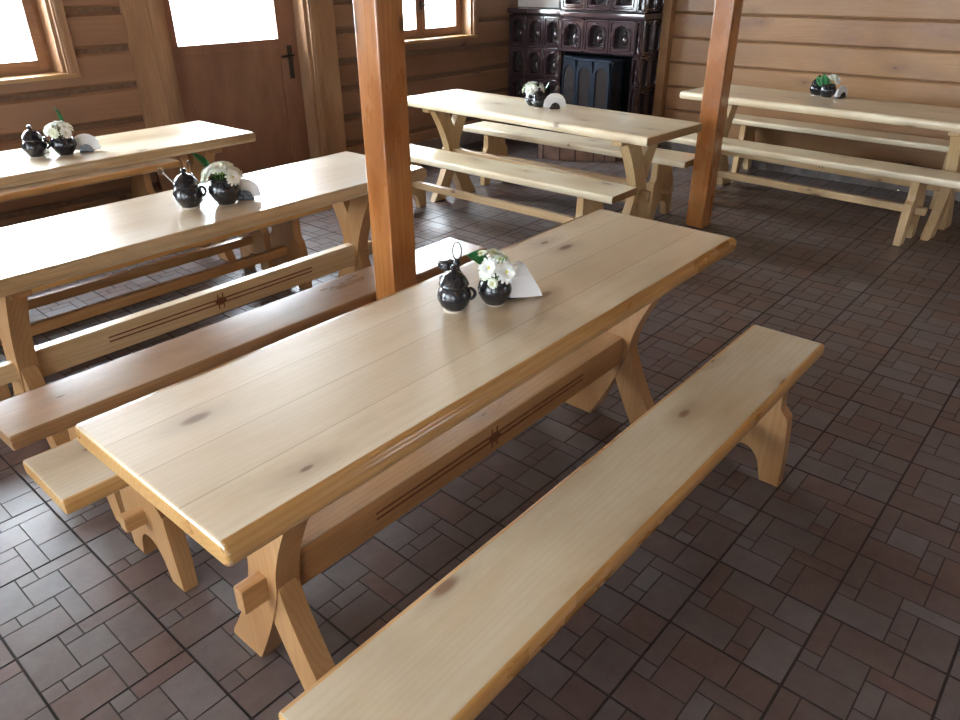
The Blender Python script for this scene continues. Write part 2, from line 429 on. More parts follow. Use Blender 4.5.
# windows ---------------------------------------------------------
def window(idx, axis, a0, a1, z0, z1, face, od, rec=.12, two=True, handle=True):
    """casement window set back rec behind the inner wall plane"""
    root = bpy.data.objects.new('window_%d' % idx, None); COL.objects.link(root); root['kind'] = 'structure'
    def B(bm, s0, s1, d0, d1, za, zb, bev=.004):
        q0, q1 = sorted((face+od*d0, face+od*d1))
        if axis == 'x': box(bm, s0, s1, q0, q1, za, zb, bev)
        else: box(bm, q0, q1, s0, s1, za, zb, bev)
    # lining of the recess
    bm = bmesh.new(); e = .022
    B(bm, a0, a0+e, -.004, TH+.01, z0, z1); B(bm, a1-e, a1, -.004, TH+.01, z0, z1)
    B(bm, a0, a1, -.004, TH+.01, z1-e, z1)
    link('window_lining', bm, M_trim if axis == 'x' else M_trim, root)
    bm = bmesh.new(); B(bm, a0-.05, a1+.05, -.035, TH, z0-.005, z0+.022, .006); link('window_sill', bm, M_trimX, root)
    # casing on the wall face
    bm = bmesh.new(); c = .075
    B(bm, a1, a1+c, -.026, .004, z0-.01, z1+c); B(bm, a0-c, a0, -.026, .004, z0-.01, z1+c)
    B(bm, a1+.014, a1+c-.030, -.032, -.02, z0, z1+c-.03, .005); B(bm, a0-c+.030, a0-.014, -.032, -.02, z0, z1+c-.03, .005)
    B(bm, a0, a1, -.026, .004, z1, z1+c)
    link('window_casing', bm, M_trim, root)
    bm = bmesh.new(); f = .045
    A0, A1, Z0, Z1 = a0+e, a1-e, z0+.022, z1-e
    B(bm, A0, A0+f, rec, rec+.07, Z0, Z1); B(bm, A1-f, A1, rec, rec+.07, Z0, Z1)
    B(bm, A0+f, A1-f, rec, rec+.07, Z0, Z0+.035); B(bm, A0+f, A1-f, rec, rec+.07, Z1-f, Z1)
    link('window_frame', bm, M_sash, root)
    mid = (A0+A1)/2; s = .058
    spans = [(A0+f-.015, mid-.003), (mid+.003, A1-f+.015)]
    for (p0, p1) in spans:
        bm = bmesh.new(); zz0, zz1 = Z0+.022, Z1-f+.015
        B(bm, p0, p0+s, rec-.012, rec+.045, zz0, zz1); B(bm, p1-s, p1, rec-.012, rec+.045, zz0, zz1)
        B(bm, p0+s, p1-s, rec-.012, rec+.045, zz0, zz0+.055); B(bm, p0+s, p1-s, rec-.012, rec+.045, zz1-s, zz1)
        sh = link('sash', bm, M_sash, root)
        bm = bmesh.new(); B(bm, p0+s-.004, p1-s+.004, rec+.014, rec+.018, zz0+.05, zz1-s+.004, 0); link('pane', bm, M_glass, sh, smooth=False)
    if handle:
        bm = bmesh.new(); hz = z0+.30
        B(bm, mid-.014, mid+.014, rec-.018, rec-.011, hz-.04, hz+.04, .003)
        B(bm, mid-.006, mid+.006, rec-.045, rec-.012, hz-.006, hz+.006, .002)
        B(bm, mid-.008, mid+.095, rec-.052, rec-.042, hz-.007, hz+.007, .003)
        link('handle', bm, M_dkmetal, root)
    return root
window(1, 'x', *WIN_L[0], Y1, 1)
window(2, 'x', *WIN_L[1], Y1, 1)
for k, w in enumerate(WIN_N): window(3+k, 'y', *w, X0, -1)
for k, w in enumerate(WIN_FILL): window(6+k, 'x', *w, Y0, -1)

# door ------------------------------------------------------------
def door():
    root = bpy.data.objects.new('door_1', None); COL.objects.link(root); root['kind'] = 'structure'
    x0, x1, _, z1 = DOOR; y = Y1
    bm = bmesh.new(); e = .03
    box(bm, x0, x0+e, y-.004, y+TH, 0, z1, .003); box(bm, x1-e, x1, y-.004, y+TH, 0, z1, .003); box(bm, x0, x1, y-.004, y+TH, z1-e, z1, .003)
    link('door_lining', bm, M_trim, root)
    bm = bmesh.new()
    box(bm, x0-.09, x0, y-.03, y, 0, z1+.09, .004); box(bm, x0-.06, x0-.02, y-.037, y-.028, 0, z1+.06, .004)
    box(bm, x1, x1+.09, y-.03, y, 0, z1+.09, .004); box(bm, x1+.02, x1+.06, y-.037, y-.028, 0, z1+.06, .004)
    box(bm, x0, x1, y-.03, y, z1, z1+.09, .004)
    link('door_casing', bm, M_trim, root)
    a0, a1 = x0+e+.003, x1-e-.003; ya, yb = y+.12, y+.165; s = .115
    gz = 1.125
    bm = bmesh.new()
    box(bm, a0, a0+s, ya, yb, .01, z1-e-.003, .004); box(bm, a1-s-.06, a1, ya, yb, .01, z1-e-.003, .004)
    box(bm, a0+s, a1-s-.06, ya, yb, .01, .16, .004); box(bm, a0+s, a1-s-.06, ya, yb, gz-.07, gz, .004); box(bm, a0+s, a1-s-.06, ya, yb, z1-e-.12, z1-e-.003, .004)
    k = a0+s
    while k < a1-s-.061:
        k2 = min(k+.19, a1-s-.06); box(bm, k, k2, ya+.012, yb-.008, .16, gz-.07, .0015, 1); k = k2
    leaf = link('door_leaf', bm, M_door, root)
    bm = bmesh.new(); box(bm, a0+s-.004, a1-s-.06+.004, ya+.02, ya+.025, gz-.004, z1-e-.115); link('door_pane', bm, M_glass, leaf, smooth=False)
    bm = bmesh.new(); hx = a1-.085
    box(bm, hx-.022, hx+.022, ya-.008, ya, .82, 1.07, .004); tube(bm, [(hx, ya-.006, 1.0), (hx, ya-.055, 1.0), (hx-.03, ya-.062, 1.0), (hx-.12, ya-.062, .995)], .009, 10)
    link('handle', bm, M_dkmetal, leaf)
    bm = bmesh.new(); box(bm, x0, x1, y, y+TH, -.01, .012, .004); link('threshold', bm, M_trimX, root)
door()
# upright boards beside the door, flush with the log ends
def upright(name, x0, x1, seed):
    rn = random.Random(seed); pts = []; n = 12
    for i in range(n+1): pts.append((x0+rn.uniform(-.006, .006), H*i/n))
    for i in range(n, -1, -1): pts.append((x1, H*i/n))
    bm = bmesh.new(); prism(bm, pts, Y1-.022, Y1+.02, 'y', .004, 1); struct(name, bm, M_trim)
upright('trim_1', .67, .838, 2)
bm = bmesh.new(); box(bm, 2.222, 2.39, Y1-.022, Y1+.02, 0, H, .004); struct('trim_2', bm, M_trim)
bm = bmesh.new(); box(bm, 4.80, 4.88, 3.20, 3.285, 0, H, .006); struct('trim_3', bm, M_logY)

# posts carrying the ceiling
def post(x0, x1, y0, y1, label):
    bm = bmesh.new(); cx, cy = (x0+x1)/2, (y0+y1)/2
    box(bm, x0-cx, x1-cx, y0-cy, y1-cy, 0, H, .010, 2)
    o = link('wooden_post', bm, M_post); o.location = (cx, cy, 0); tag(o, label, 'post')
post(.009, .135, 1.724, 1.842, 'thick orange-brown timber post rising between the two back to back benches')
post(2.945, 3.081, 1.810, 1.938, 'timber post standing on the open floor by the corner of the far centre table')

# ------------------------------------------------------------------ furniture
def leg_plank(sign, width=.105, hh=.705, spread=.165, z0=0., z1=None, lap=0):
    """curved plank outline in (y,z): foot on -sign side, head on +sign side"""
    z1 = hh if z1 is None else z1; zc = .37; n = 22; L = []; R = []
    for i in range(n+1):
        z = z0+(z1-z0)*i/n; t = (z-zc)/zc
        c = sign*spread*math.copysign(abs(t)**1.35, t)
        w = width*(1+.22*min(1, abs(t))**2)/2
        L.append((c-w, z)); R.append((c+w, z))
    pts = R+L[::-1]
    return pts

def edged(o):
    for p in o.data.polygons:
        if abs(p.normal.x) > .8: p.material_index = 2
        elif p.normal.y < -.62 or p.normal.y > .95 or p.normal.z < -.3: p.material_index = 1  # back bevel keeps the pale top colour, standing in for its glare
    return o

def make_table(name, label, loc, rz, L, W, pale=False, inset=.235, pale_beam=False, thick=.024, soft=False):
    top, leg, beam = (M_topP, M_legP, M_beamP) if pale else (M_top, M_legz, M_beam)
    if pale_beam: beam = M_beamP
    t = thing(name, label, 'table', (*loc, 0), rz)
    flip = 1 if pale else -1
    Ht, th = .76, .052
    bm = bmesh.new(); b = bmesh.new()
    box(b, -L/2, L/2, -W/2, W/2, Ht-th, Ht)
    es = [e for e in b.edges if abs(e.verts[0].co.y-e.verts[1].co.y) < 1e-6 and abs(e.verts[0].co.z-e.verts[1].co.z) < 1e-6]
    bmesh.ops.bevel(b, geom=es, offset=.017, segments=5, affect='EDGES', profile=.5)
    es = [e for e in b.edges if abs(abs(e.verts[0].co.x)-L/2) < 1e-5 and abs(abs(e.verts[1].co.x)-L/2) < 1e-5]
    bmesh.ops.bevel(b, geom=es, offset=.009, segments=3, affect='EDGES', profile=.5)
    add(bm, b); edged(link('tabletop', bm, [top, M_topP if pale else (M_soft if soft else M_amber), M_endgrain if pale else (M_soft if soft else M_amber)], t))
    hz = Ht-th
    for sx in (-1, 1):
        x = sx*(L/2-inset)
        f = flip
        # full crossing plank
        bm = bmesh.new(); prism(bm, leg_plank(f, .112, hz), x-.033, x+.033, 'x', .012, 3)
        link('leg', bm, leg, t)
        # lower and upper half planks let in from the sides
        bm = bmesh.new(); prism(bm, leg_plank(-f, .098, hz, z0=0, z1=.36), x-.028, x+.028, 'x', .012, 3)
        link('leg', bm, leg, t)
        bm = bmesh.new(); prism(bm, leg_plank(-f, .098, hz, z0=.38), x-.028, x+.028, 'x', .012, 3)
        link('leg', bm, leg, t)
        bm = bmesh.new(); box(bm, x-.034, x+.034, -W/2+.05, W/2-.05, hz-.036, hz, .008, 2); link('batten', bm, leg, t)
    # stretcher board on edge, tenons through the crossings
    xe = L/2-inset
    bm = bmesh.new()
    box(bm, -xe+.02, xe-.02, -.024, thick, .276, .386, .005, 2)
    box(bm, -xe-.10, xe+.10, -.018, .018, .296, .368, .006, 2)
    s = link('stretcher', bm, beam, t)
    bm = bmesh.new()
    for sy in (-1, 1):
        if sy > 0: sy = thick/.0246+.02
        for zz in (.324, .342):
            box(bm, -xe*.62, xe*.62, sy*.0246-.0012, sy*.0246+.0012, zz-.0028, zz+.0028)
        for dx in (-.012, .012):
            box(bm, dx-.0025, dx+.0025, sy*.0246-.0013, sy*.0246+.0013, .300, .366)
        prism(bm, [(-.03, .333), (0, .314), (.03, .333), (0, .352)], sy*.0246-.0013, sy*.0246+.0013, 'y')
    link('carving', bm, M_carve, s, smooth=False)
    return t

def bench_leg_outline(W):
    h = .41; w = W/2
    half = [(w+.018, 0), (w+.014, .10), (w+.004, .24), (w+.002, .268)]
    for k in range(7):                       # rounded notch below the seat
        a = PI/2*k/6
        half.append((w-.030*math.sin(a)+.000, .270+.055*(1-math.cos(a))))
    half.append((w-.028, h))
    arch = []
    r = w-.052
    for k in range(13):
        a = PI*k/12
        arch.append((-r*math.cos(a), .005+.125*math.sin(a)**.8 if 0 < k < 12 else 0))
    return [(y, z) for y, z in half]+[(-y, z) for y, z in half[::-1]]+arch

def make_bench(name, label, loc, rz, L=2.06, W=.27, pale=False, inset=.235, red=False):
    seat, leg, beam = (M_seatP, M_legP, M_beamP) if pale else (M_seatR if red else M_seat, M_legz, M_beam)
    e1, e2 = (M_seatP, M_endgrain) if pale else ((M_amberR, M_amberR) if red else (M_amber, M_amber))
    t = thing(name, label, 'bench', (*loc, 0), rz)
    b = bmesh.new(); z1, th = .455, .045
    box(b, -L/2, L/2, -W/2, W/2, z1-th, z1)
    es = [e for e in b.edges if abs(e.verts[0].co.y-e.verts[1].co.y) < 1e-6 and abs(e.verts[0].co.z-e.verts[1].co.z) < 1e-6]
    bmesh.ops.bevel(b, geom=es, offset=.013, segments=4, affect='EDGES', profile=.5)
    es = [e for e in b.edges if abs(abs(e.verts[0].co.x)-L/2) < 1e-5 and abs(abs(e.verts[1].co.x)-L/2) < 1e-5]
    bmesh.ops.bevel(b, geom=es, offset=.006, segments=2, affect='EDGES', profile=.5)
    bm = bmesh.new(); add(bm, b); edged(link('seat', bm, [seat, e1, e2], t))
    for sx in (-1, 1):
        x = sx*(L/2-inset)
        bm = bmesh.new(); prism(bm, bench_leg_outline(W), x-.024, x+.024, 'x', .006, 2)
        link('leg', bm, leg, t)
    bm = bmesh.new(); xe = L/2-inset
    box(bm, -xe-.085, xe+.085, -.021, .021, .185, .235, .008, 2); link('stretcher', bm, beam, t)
    return t

R = math.radians
TABLES = dict(
 main=make_table('dining_table', 'long varnished pine table nearest the camera, with crossed curved legs', (-.31, .972), R(.5), 2.035, .578, thick=.058),
 mid=make_table('dining_table', 'pine table behind the thick post, middle of the three parallel tables on the left', (-.29, 2.545), R(.6), 2.05, .60, pale_beam=True, soft=True),
 far=make_table('dining_table', 'pine table closest to the glazed door and the left window', (-.33, 3.955), R(.4), 2.07, .63, soft=True),
 centre=make_table('dining_table', 'pale pine table in front of the dark tiled stove', (2.394, 2.86), R(86.8), 2.16, .62, True),
 right=make_table('dining_table', 'pale pine table along the log wall at the right', (3.955, 1.40), R(85.6), 2.14, .62, True),
)
make_bench('wooden_bench', 'pine bench alone in the foreground at bottom right', (-.308, .455), R(.3), 2.065, .258)
make_bench('wooden_bench', 'low pine bench tucked under the back edge of the nearest table', (-.325, 1.578), R(-.3), 2.05, .272)
make_bench('wooden_bench', 'reddish pine bench just behind the thick post, in front of the middle left table', (-.31, 1.975), R(0.35), 2.05, .25, red=True)
make_bench('wooden_bench', 'bench seen under the middle left table, on its far side', (-.29, 3.15), R(.3), 2.05, .27)
make_bench('wooden_bench', 'bench mostly hidden between the middle and farthest left tables, nearer the farthest', (-.31, 3.46), R(.3), 2.05, .26)
make_bench('wooden_bench', 'bench against the window wall behind the farthest left table', (-.33, 4.745), R(.2), 2.05, .26)
make_bench('wooden_bench', 'pale pine bench on the near side of the table before the stove', (1.955, 2.90), R(90.3), 2.06, .285, True)
make_bench('wooden_bench', 'pale pine bench between the stove and the table before it', (2.995, 2.962), R(90), 2.02, .28, True)
make_bench('wooden_bench', 'pale pine bench on the near side of the right-hand table', (3.625, 1.42), R(86.6), 2.14, .255, True, .335)
make_bench('wooden_bench', 'pale pine bench between the right-hand table and the log wall', (4.665, 1.50), R(87.4), 2.06, .26, True)

# ------------------------------------------------------------------ things on the tables
TZ = .76
def pot_profile(s):
    return [(0, .003), (.026*s, .003), (.027*s, .006), (.036*s, .016*s), (.0445*s, .034*s), (.045*s, .044*s), (.041*s, .058*s), (.035*s, .066*s), (.036*s, .071*s), (.0375*s, .073*s), (.035*s, .0745*s), (.031*s, .070*s), (.036*s, .055*s), (.038*s, .04*s), (.030*s, .014*s), (0, .012*s)]

def sugar_pot(loc, rz, where, spoon=False, sc=1.15):
    t = thing('sugar_pot', 'black lidded clay pot %s' % where, 'pot', (*loc, TZ), rz); t.scale = (sc,)*3
    bm = bmesh.new(); lathe(bm, pot_profile(.92), 36); link('pot_body', bm, M_clay, t)
    bm = bmesh.new(); lathe(bm, [(0, 0), (.0255, 0), (.0265, .003), (.025, .005), (0, .005)], 32); link('pot_foot', bm, M_foot, t)
    bm = bmesh.new(); z = .066
    lathe(bm, [(0, z), (.034, z), (.0365, z+.002), (.035, z+.006), (.030, z+.016), (.021, z+.026), (.010, z+.031), (.006, z+.034), (.008, z+.039), (.0085, z+.043), (.005, z+.047), (0, z+.048)], 32)
    link('lid', bm, M_clay, t)
    bm = bmesh.new(); pts = [(.036+.014*math.sin(a), 0, .042+.014*math.cos(a)) for a in [PI*k/10 for k in range(11)]]
    tube(bm, pts, .0042, 8); link('handle', bm, M_clay, t)
    if spoon:
        s = thing('teaspoon', 'steel spoon in the lidded pot %s' % where, 'spoon', (*loc, TZ), rz); s.scale = (sc,)*3
        bm = bmesh.new(); tube(bm, [(-.012, 0, .05), (-.035, 0, .08), (-.055, .002, .108)], .0022, 8)
        pts = [(-.06+.007*math.cos(a), .002, .113+.010*math.sin(a)) for a in [2*PI*k/14 for k in range(14)]]
        tube(bm, pts, .0017, 6, closed=True); link('spoon_handle', bm, M_metal, s)
        bm = bmesh.new(); lathe(bm, [(0, -.002), (.007, 0), (.010, .004), (.0085, .003), (0, 0)], 16, (-.010, 0, .030)); link('spoon_bowl', bm, M_metal, s)
    return t

def shaker(loc, where, fill, word):
    t = thing('shaker', 'small glass shaker with %s %s' % (word, where), 'shaker', (*loc, TZ), 0)
    bm = bmesh.new(); lathe(bm, [(0, 0), (.022, 0), (.024, .003), (.0245, .02), (.022, .05), (.021, .058), (0, .058)], 28); link('glass_body', bm, M_jar, t)
    bm = bmesh.new(); lathe(bm, [(0, .004), (.0215, .004), (.0215, .03), (0, .033)], 24); link('contents', bm, fill, t)
    bm = bmesh.new(); lathe(bm, [(0, .0585), (.0235, .0585), (.025, .061), (.025, .074), (.022, .079), (.012, .0805), (0, .081)], 28); link('cap', bm, M_clay, t)

def cruet_stand(loc, rz, where):
    t = thing('condiment_stand', 'dark stand with ring handle %s' % where, 'condiment stand', (*loc, TZ), rz)
    bm = bmesh.new()
    lathe(bm, [(0, 0), (.030, 0), (.032, .004), (.024, .010), (.016, .030), (.020, .050), (.016, .068), (.009, .078), (.006, .09), (.011, .102), (.007, .110), (0, .111)], 28)
    link('stand_body', bm, M_clay, t)
    bm = bmesh.new(); pts = [(.0125*math.cos(a), 0, .136+.026*math.sin(a)) for a in [2*PI*k/24 for k in range(24)]]
    tube(bm, pts, .0018, 8, closed=True); link('ring_handle', bm, M_dkmetal, t)

def flower_pot(loc, where, s=1.08):
    t = thing('flower_pot', 'black clay pot with white flowers %s' % where, 'flower pot', (*loc, TZ), 0)
    bm = bmesh.new(); lathe(bm, pot_profile(s), 36); link('pot_body', bm, M_clay, t)
    bm = bmesh.new(); lathe(bm, [(0, 0), (.027, 0), (.029, .003), (.027, .005), (0, .005)], 32); link('pot_foot', bm, M_foot, t)

def petal(b, L, w, yaw, tilt, base, cup=.2):
    M = Matrix.Translation(base) @ Matrix.Rotation(yaw, 4, 'Z') @ Matrix.Rotation(-tilt, 4, 'Y')
    rows = [(0, .25, 0), (.35, .8, .05), (.7, 1., .03), (.93, .7, -.06), (1, .15, -.1)]
    L_ = []; 
    for u, ww, zz in rows:
        L_.append([b.verts.new(M @ Vector((u*L, s*ww*w/2, zz*L+cup*abs(s)*w*.5))) for s in (-1, 0, 1)])
    for A, B in zip(L_, L_[1:]):
        for k in (0, 1): b.faces.new((A[k], A[k+1], B[k+1], B[k]))

def daisy(loc, foot, normal, r, label, group, mat=None, layers=2):
    t = thing('chrysanthemum', label, 'flower', foot, 0, group)
    n = Vector(normal).normalized(); Q = n.to_track_quat('Z', 'Y').to_matrix().to_4x4()
    rel = Vector(loc)-Vector(foot)
    b = bmesh.new(); rn = random.Random(int((loc[0]*991+loc[1]*577+loc[2]*313)*1000))
    for l in range(layers):
        k = 15-3*l
        for i in range(k):
            petal(b, r*(1-.22*l)*rn.uniform(.9, 1.05), r*.34, 2*PI*(i+.5*l)/k+rn.uniform(-.07, .07), .10+.42*l+rn.uniform(-.1, .12), Vector((0, 0, .0012*l)))
    b.transform(Matrix.Translation(rel) @ Q)
    bm = bmesh.new(); add(bm, b)
    o = link('petals', bm, mat or M_pet, t)
    bm = bmesh.new(); b = bmesh.new(); lathe(b, [(0, -.002), (r*.25, -.001), (r*.24, .003), (r*.12, .006), (0, .0065)], 14)
    b.transform(Matrix.Translation(rel) @ Q); add(bm, b); link('flower_eye', bm, M_eye, t)
    bm = bmesh.new(); tube(bm, [(0, 0, 0), rel*.5+Vector((0, 0, .006)), rel-n*.003], .0016, 6); link('stem', bm, M_stem, t)

def leaf(loc, foot, direction, L, w, label, face=(.5, -.8, .2)):
    t = thing('leaf', label, 'leaf', foot, 0)
    d = Vector(direction).normalized(); rel = Vector(loc)-Vector(foot)
    side = d.cross(Vector(face)).normalized(); up = side.cross(d)
    b = bmesh.new(); rows = []
    for i in range(9):
        u = i/8; ww = w*math.sin(PI*min(1, u*.93+.05))**.8/2
        rows.append([b.verts.new(rel+d*u*L+side*s*ww+up*(abs(s)*ww*.35-.18*L*u*u)) for s in (-1, -.5, 0, .5, 1)])
    for A, B in zip(rows, rows[1:]):
        for k in range(4): b.faces.new((A[k], A[k+1], B[k+1], B[k]))
    bm = bmesh.new(); add(bm, b); o = link('blade', bm, M_leaf, t)
    so = o.modifiers.new('s', 'SOLIDIFY'); so.thickness = .0006
    bm = bmesh.new(); tube(bm, [(0, 0, 0), rel*.6, rel], .0015, 6); link('stem', bm, M_stem, t)

def napkins(loc, rz, where, s=1.0, lean=0):
    """low dark holder gripping a fan of folded paper napkins"""
    t = thing('napkin_holder', 'dark napkin holder %s' % where, 'napkin holder', (*loc, TZ), rz)
    bm = bmesh.new()
    box(bm, -.035, .035, -.022, .022, 0, .007, .003)
    for sy in (-1, 1):
        pts = [(.034*math.cos(a), .006+.036*math.sin(a)) for a in [PI*k/14 for k in range(15)]]
        prism(bm, pts, sy*.019-.002, sy*.019+.002, 'y', .001, 1)
    link('holder_body', bm, M_clay, t)
    nroot = thing('paper_napkins', 'white paper napkins standing %s' % where, 'napkins', (*loc, TZ), rz)
    if lean: nroot.location = (loc[0]+.002, loc[1]-.036, TZ); nroot.scale = (1.1, 1, 1.12)
    for k in range(7):
        b = bmesh.new(); w = -.013+.0043*k; a = (k-3)*.07
        if lean:
            bmn = bmesh.new(); prism(bmn, [(-.036, .010), (.010, .006), (.052, .004), (.046, .022), (.026, .058), (.004, .096), (-.012, .102), (-.032, .094), (-.042, .05)], w-.0011, w+.0011, 'y')
            bmn.transform(Matrix.Rotation(a, 4, 'X')); link('napkin', bmn, M_nap, nroot, smooth=False); continue
        pts = [(-.060*s, .010)]
        for i in range(9):
            q = PI*(1-i/8)
            pts.append((.062*s*math.cos(q), .012+.072*s*math.sin(q)**.75 if 0 < i < 8 else .018))
        pts.append((.060*s, .010))
        bmn = bmesh.new(); prism(bmn, pts, w-.0011, w+.0011, 'y')
        bmn.transform(Matrix.Translation((0, 0, .010+.05*math.sin(R(lean)))) @ Matrix.Rotation(R(lean), 4, 'Y') @ Matrix.Rotation(a, 4, 'X') @ Matrix.Translation((0, 0, -.010)))
        link('napkin', bmn, M_nap, nroot, smooth=False)

def cluster(center, foot, n, rad, r, label, group, seed, squash=.7):
    rn = random.Random(seed); c = Vector(center)
    for i in range(n):
        a = 2*PI*i/n+rn.uniform(-.3, .3); e = rn.uniform(.15, 1.2) if i else 1.5
        d = Vector((math.cos(a)*math.cos(e), math.sin(a)*math.cos(e), math.sin(e)))
        p = c+Vector((d.x*rad, d.y*rad, d.z*rad*squash))
        daisy(tuple(p), foot, tuple(d), r*rn.uniform(.85, 1.1), label, group, M_pet2 if i % 3 == 1 else M_pet)

# nearest table
sugar_pot((-.382, 1.035), R(-50), 'front left in the cluster on the nearest table')
shaker((-.272, 1.168), 'behind the clay pot on the nearest table', M_pepper, 'ground pepper')
cruet_stand((-.303, 1.095), R(-41), 'between the pots on the nearest table')
flower_pot((-.275, .979), 'on the nearest table')
fz = TZ+.05
F = (-.275, .979, fz)
daisy((-.278, .935, TZ+.105), F, (-.55, -.7, .5), .033, 'big white daisy facing the camera in the flower pot on the nearest table', None)
daisy((-.315, .965, TZ+.120), F, (-.75, -.35, .6), .031, 'white daisy upper left of the flower pot on the nearest table', None)
G = 'small white blossoms in the flower pot of the nearest table'
for k, (dx, dy, dz, nx, ny, nz, r) in enumerate([(.012, .015, .142, .1, -.2, 1, .021), (.035, -.005, .128, .5, -.3, .8, .021), (-.045, -.005, .100, -.8, -.3, .5, .018), (-.05, -.035, .085, -.7, -.6, .3, .016), (.0, .035, .135, 0, .4, .9, .020), (-.02, .03, .145, -.2, .2, 1, .018), (.045, .02, .115, .8, .2, .5, .020)]):
    daisy((F[0]+dx, F[1]+dy, TZ+dz), F, (nx, ny, nz), r, 'small white blossom among those crowding the flower pot of the nearest table', G, M_pet2)
leaf((-.290, .99, TZ+.115), F, (-.55, .45, .55), .065, .06, 'dark green leaf behind the daisies on the nearest table')
napkins((-.205, .972), R(-30), 'right of the flower pot on the nearest table', 1.0, 1)

# middle left table
sugar_pot((-.343, 2.52), R(-20), 'front left on the middle left table', True, 1.38)
cruet_stand((-.275, 2.60), R(30), 'between the pots on the middle left table')
flower_pot((-.215, 2.462), 'on the middle left table', 1.42)
cluster((-.215, 2.462, TZ+.095), (-.215, 2.462, fz), 16, .070, .033, 'white chrysanthemum in the dense bunch on the middle left table', 'white chrysanthemums on the middle left table', 5, .8)
leaf((-.235, 2.51, TZ+.125), (-.215, 2.462, fz), (-.35, .35, .85), .095, .05, 'bright green upright leaf on the middle left table')
napkins((-.130, 2.455), R(-40), 'right of the flower pot on the middle left table')

# farthest left table
sugar_pot((-.385, 3.955), R(-20), 'left of the flowers on the farthest left table', False, 1.4)
shaker((-.315, 4.04), 'behind the pots on the farthest left table', M_salt, 'white salt')
flower_pot((-.265, 3.90), 'on the farthest left table', 1.35)
cluster((-.265, 3.91, TZ+.105), (-.265, 3.90, fz), 11, .06, .031, 'white chrysanthemum in the bunch on the farthest left table', 'white chrysanthemums on the farthest left table', 8, .8)
leaf((-.235, 3.93, TZ+.13), (-.265, 3.90, fz), (.05, .1, .95), .10, .035, 'narrow pale green leaf standing up on the farthest left table')
napkins((-.160, 3.89), R(-35), 'right of the flower pot on the farthest left table', 1.1)

# table before the stove
flower_pot((2.485, 2.965), 'on the table before the stove', 1.15)
sugar_pot((2.44, 2.875), R(-60), 'beside the napkins on the table before the stove', False, 1.15)
cluster((2.485, 2.96, TZ+.095), (2.485, 2.965, fz), 12, .065, .034, 'white chrysanthemum in the bunch on the table before the stove', 'white chrysanthemums on the table before the stove', 12, .75)
leaf((2.52, 2.91, TZ+.09), (2.485, 2.965, fz), (.3, -.5, .6), .08, .045, 'dark leaf behind the napkins on the table before the stove')
napkins((2.478, 2.770), R(-42), 'right of the flowers on the table before the stove', 1.22)

# right-hand table
sugar_pot((4.165, 1.615), R(150), 'left of the flowers on the right-hand table', False, 1.25)
flower_pot((4.125, 1.525), 'on the right-hand table', 1.25)
cluster((4.12, 1.505, TZ+.105), (4.125, 1.525, fz), 7, .042, .030, 'white chrysanthemum in the sparse bunch on the right-hand table', 'white chrysanthemums on the right-hand table', 15, 1.0)
for k, (d, l) in enumerate((((-.2, .55, .55), 'dark green leaf leaning left on the right-hand table'), ((-.35, .15, .75), 'dark green leaf pointing at the ceiling on the right-hand table'))):
    leaf((4.12, 1.545, TZ+.07), (4.125, 1.525, fz), d, .095, .055, l, (-.9, -.1, .35))
napkins((4.16, 1.440), R(-15), 'right of the flowers on the right-hand table', 1.0)

# ------------------------------------------------------------------ tiled stove
def kachel(w, h, d=.028):
    """glazed tile: raised frame, arched niche. local: u across, z up, front at -v"""
    b = bmesh.new(); n = 40
    def rect(hw, hh, a):
        c, s = math.cos(a), math.sin(a); k = min(hw/abs(c) if abs(c) > 1e-6 else 9, hh/abs(s) if abs(s) > 1e-6 else 9)
        return k*c, k*s
    def arch(hw, hh, a):      # round-headed outline
        c, s = math.cos(a), math.sin(a); zc = hh-hw
        if s > 0:
            # ray against the head circle centred (0,zc), else the jambs
            B = -2*s*zc; C = zc*zc-hw*hw; D = B*B-4*C
            k = (-B+math.sqrt(max(D, 0)))/2
            if k*s >= zc: return k*c, k*s
        return rect(hw, hh, a)
    rings = []
    HW, HH = w/2, h/2; q = min(1, w/.24)
    S = lambda f, a, y, c=1.: (f, (HW-a*q)*c, (HH-a*q)*c, y)
    spec = [S(rect, .001, .0), S(rect, .001, -d+.006), S(rect, .006, -d), S(rect, .020, -d), S(rect, .026, -d+.010),
            S(arch, .034, -d+.010), S(arch, .038, -d-.002), S(arch, .050, -d-.002), S(arch, .058, -d+.012), S(arch, .067, -d+.012+.06*q), S(arch, .067, -d+.012+.075*q, .65)]
    for f, hw, hh, y in spec:
        rings.append([b.verts.new((f(hw, hh, 2*PI*i/n+.0001)[0], y, f(hw, hh, 2*PI*i/n+.0001)[1])) for i in range(n)])
    for A, B in zip(rings, rings[1:]):
        for i in range(n): b.faces.new((A[i], A[(i+1) % n], B[(i+1) % n], B[i]))
    b.faces.new(rings[-1])
    # little relief in the niche
    r = bmesh.new(); bmesh.ops.create_uvsphere(r, u_segments=14, v_segments=8, radius=1)
    r.transform(Matrix.Translation((0, -d+.075*q, -HH*.18)) @ Matrix.Diagonal((HW*.26, .028*q, HH*.3, 1))); add(b, r)
    r = bmesh.new(); bmesh.ops.create_uvsphere(r, u_segments=12, v_segments=8, radius=1)
    r.transform(Matrix.Translation((0, -d+.075*q, HH*.22)) @ Matrix.Diagonal((HW*.15, .022*q, HH*.13, 1))); add(b, r)
    return b

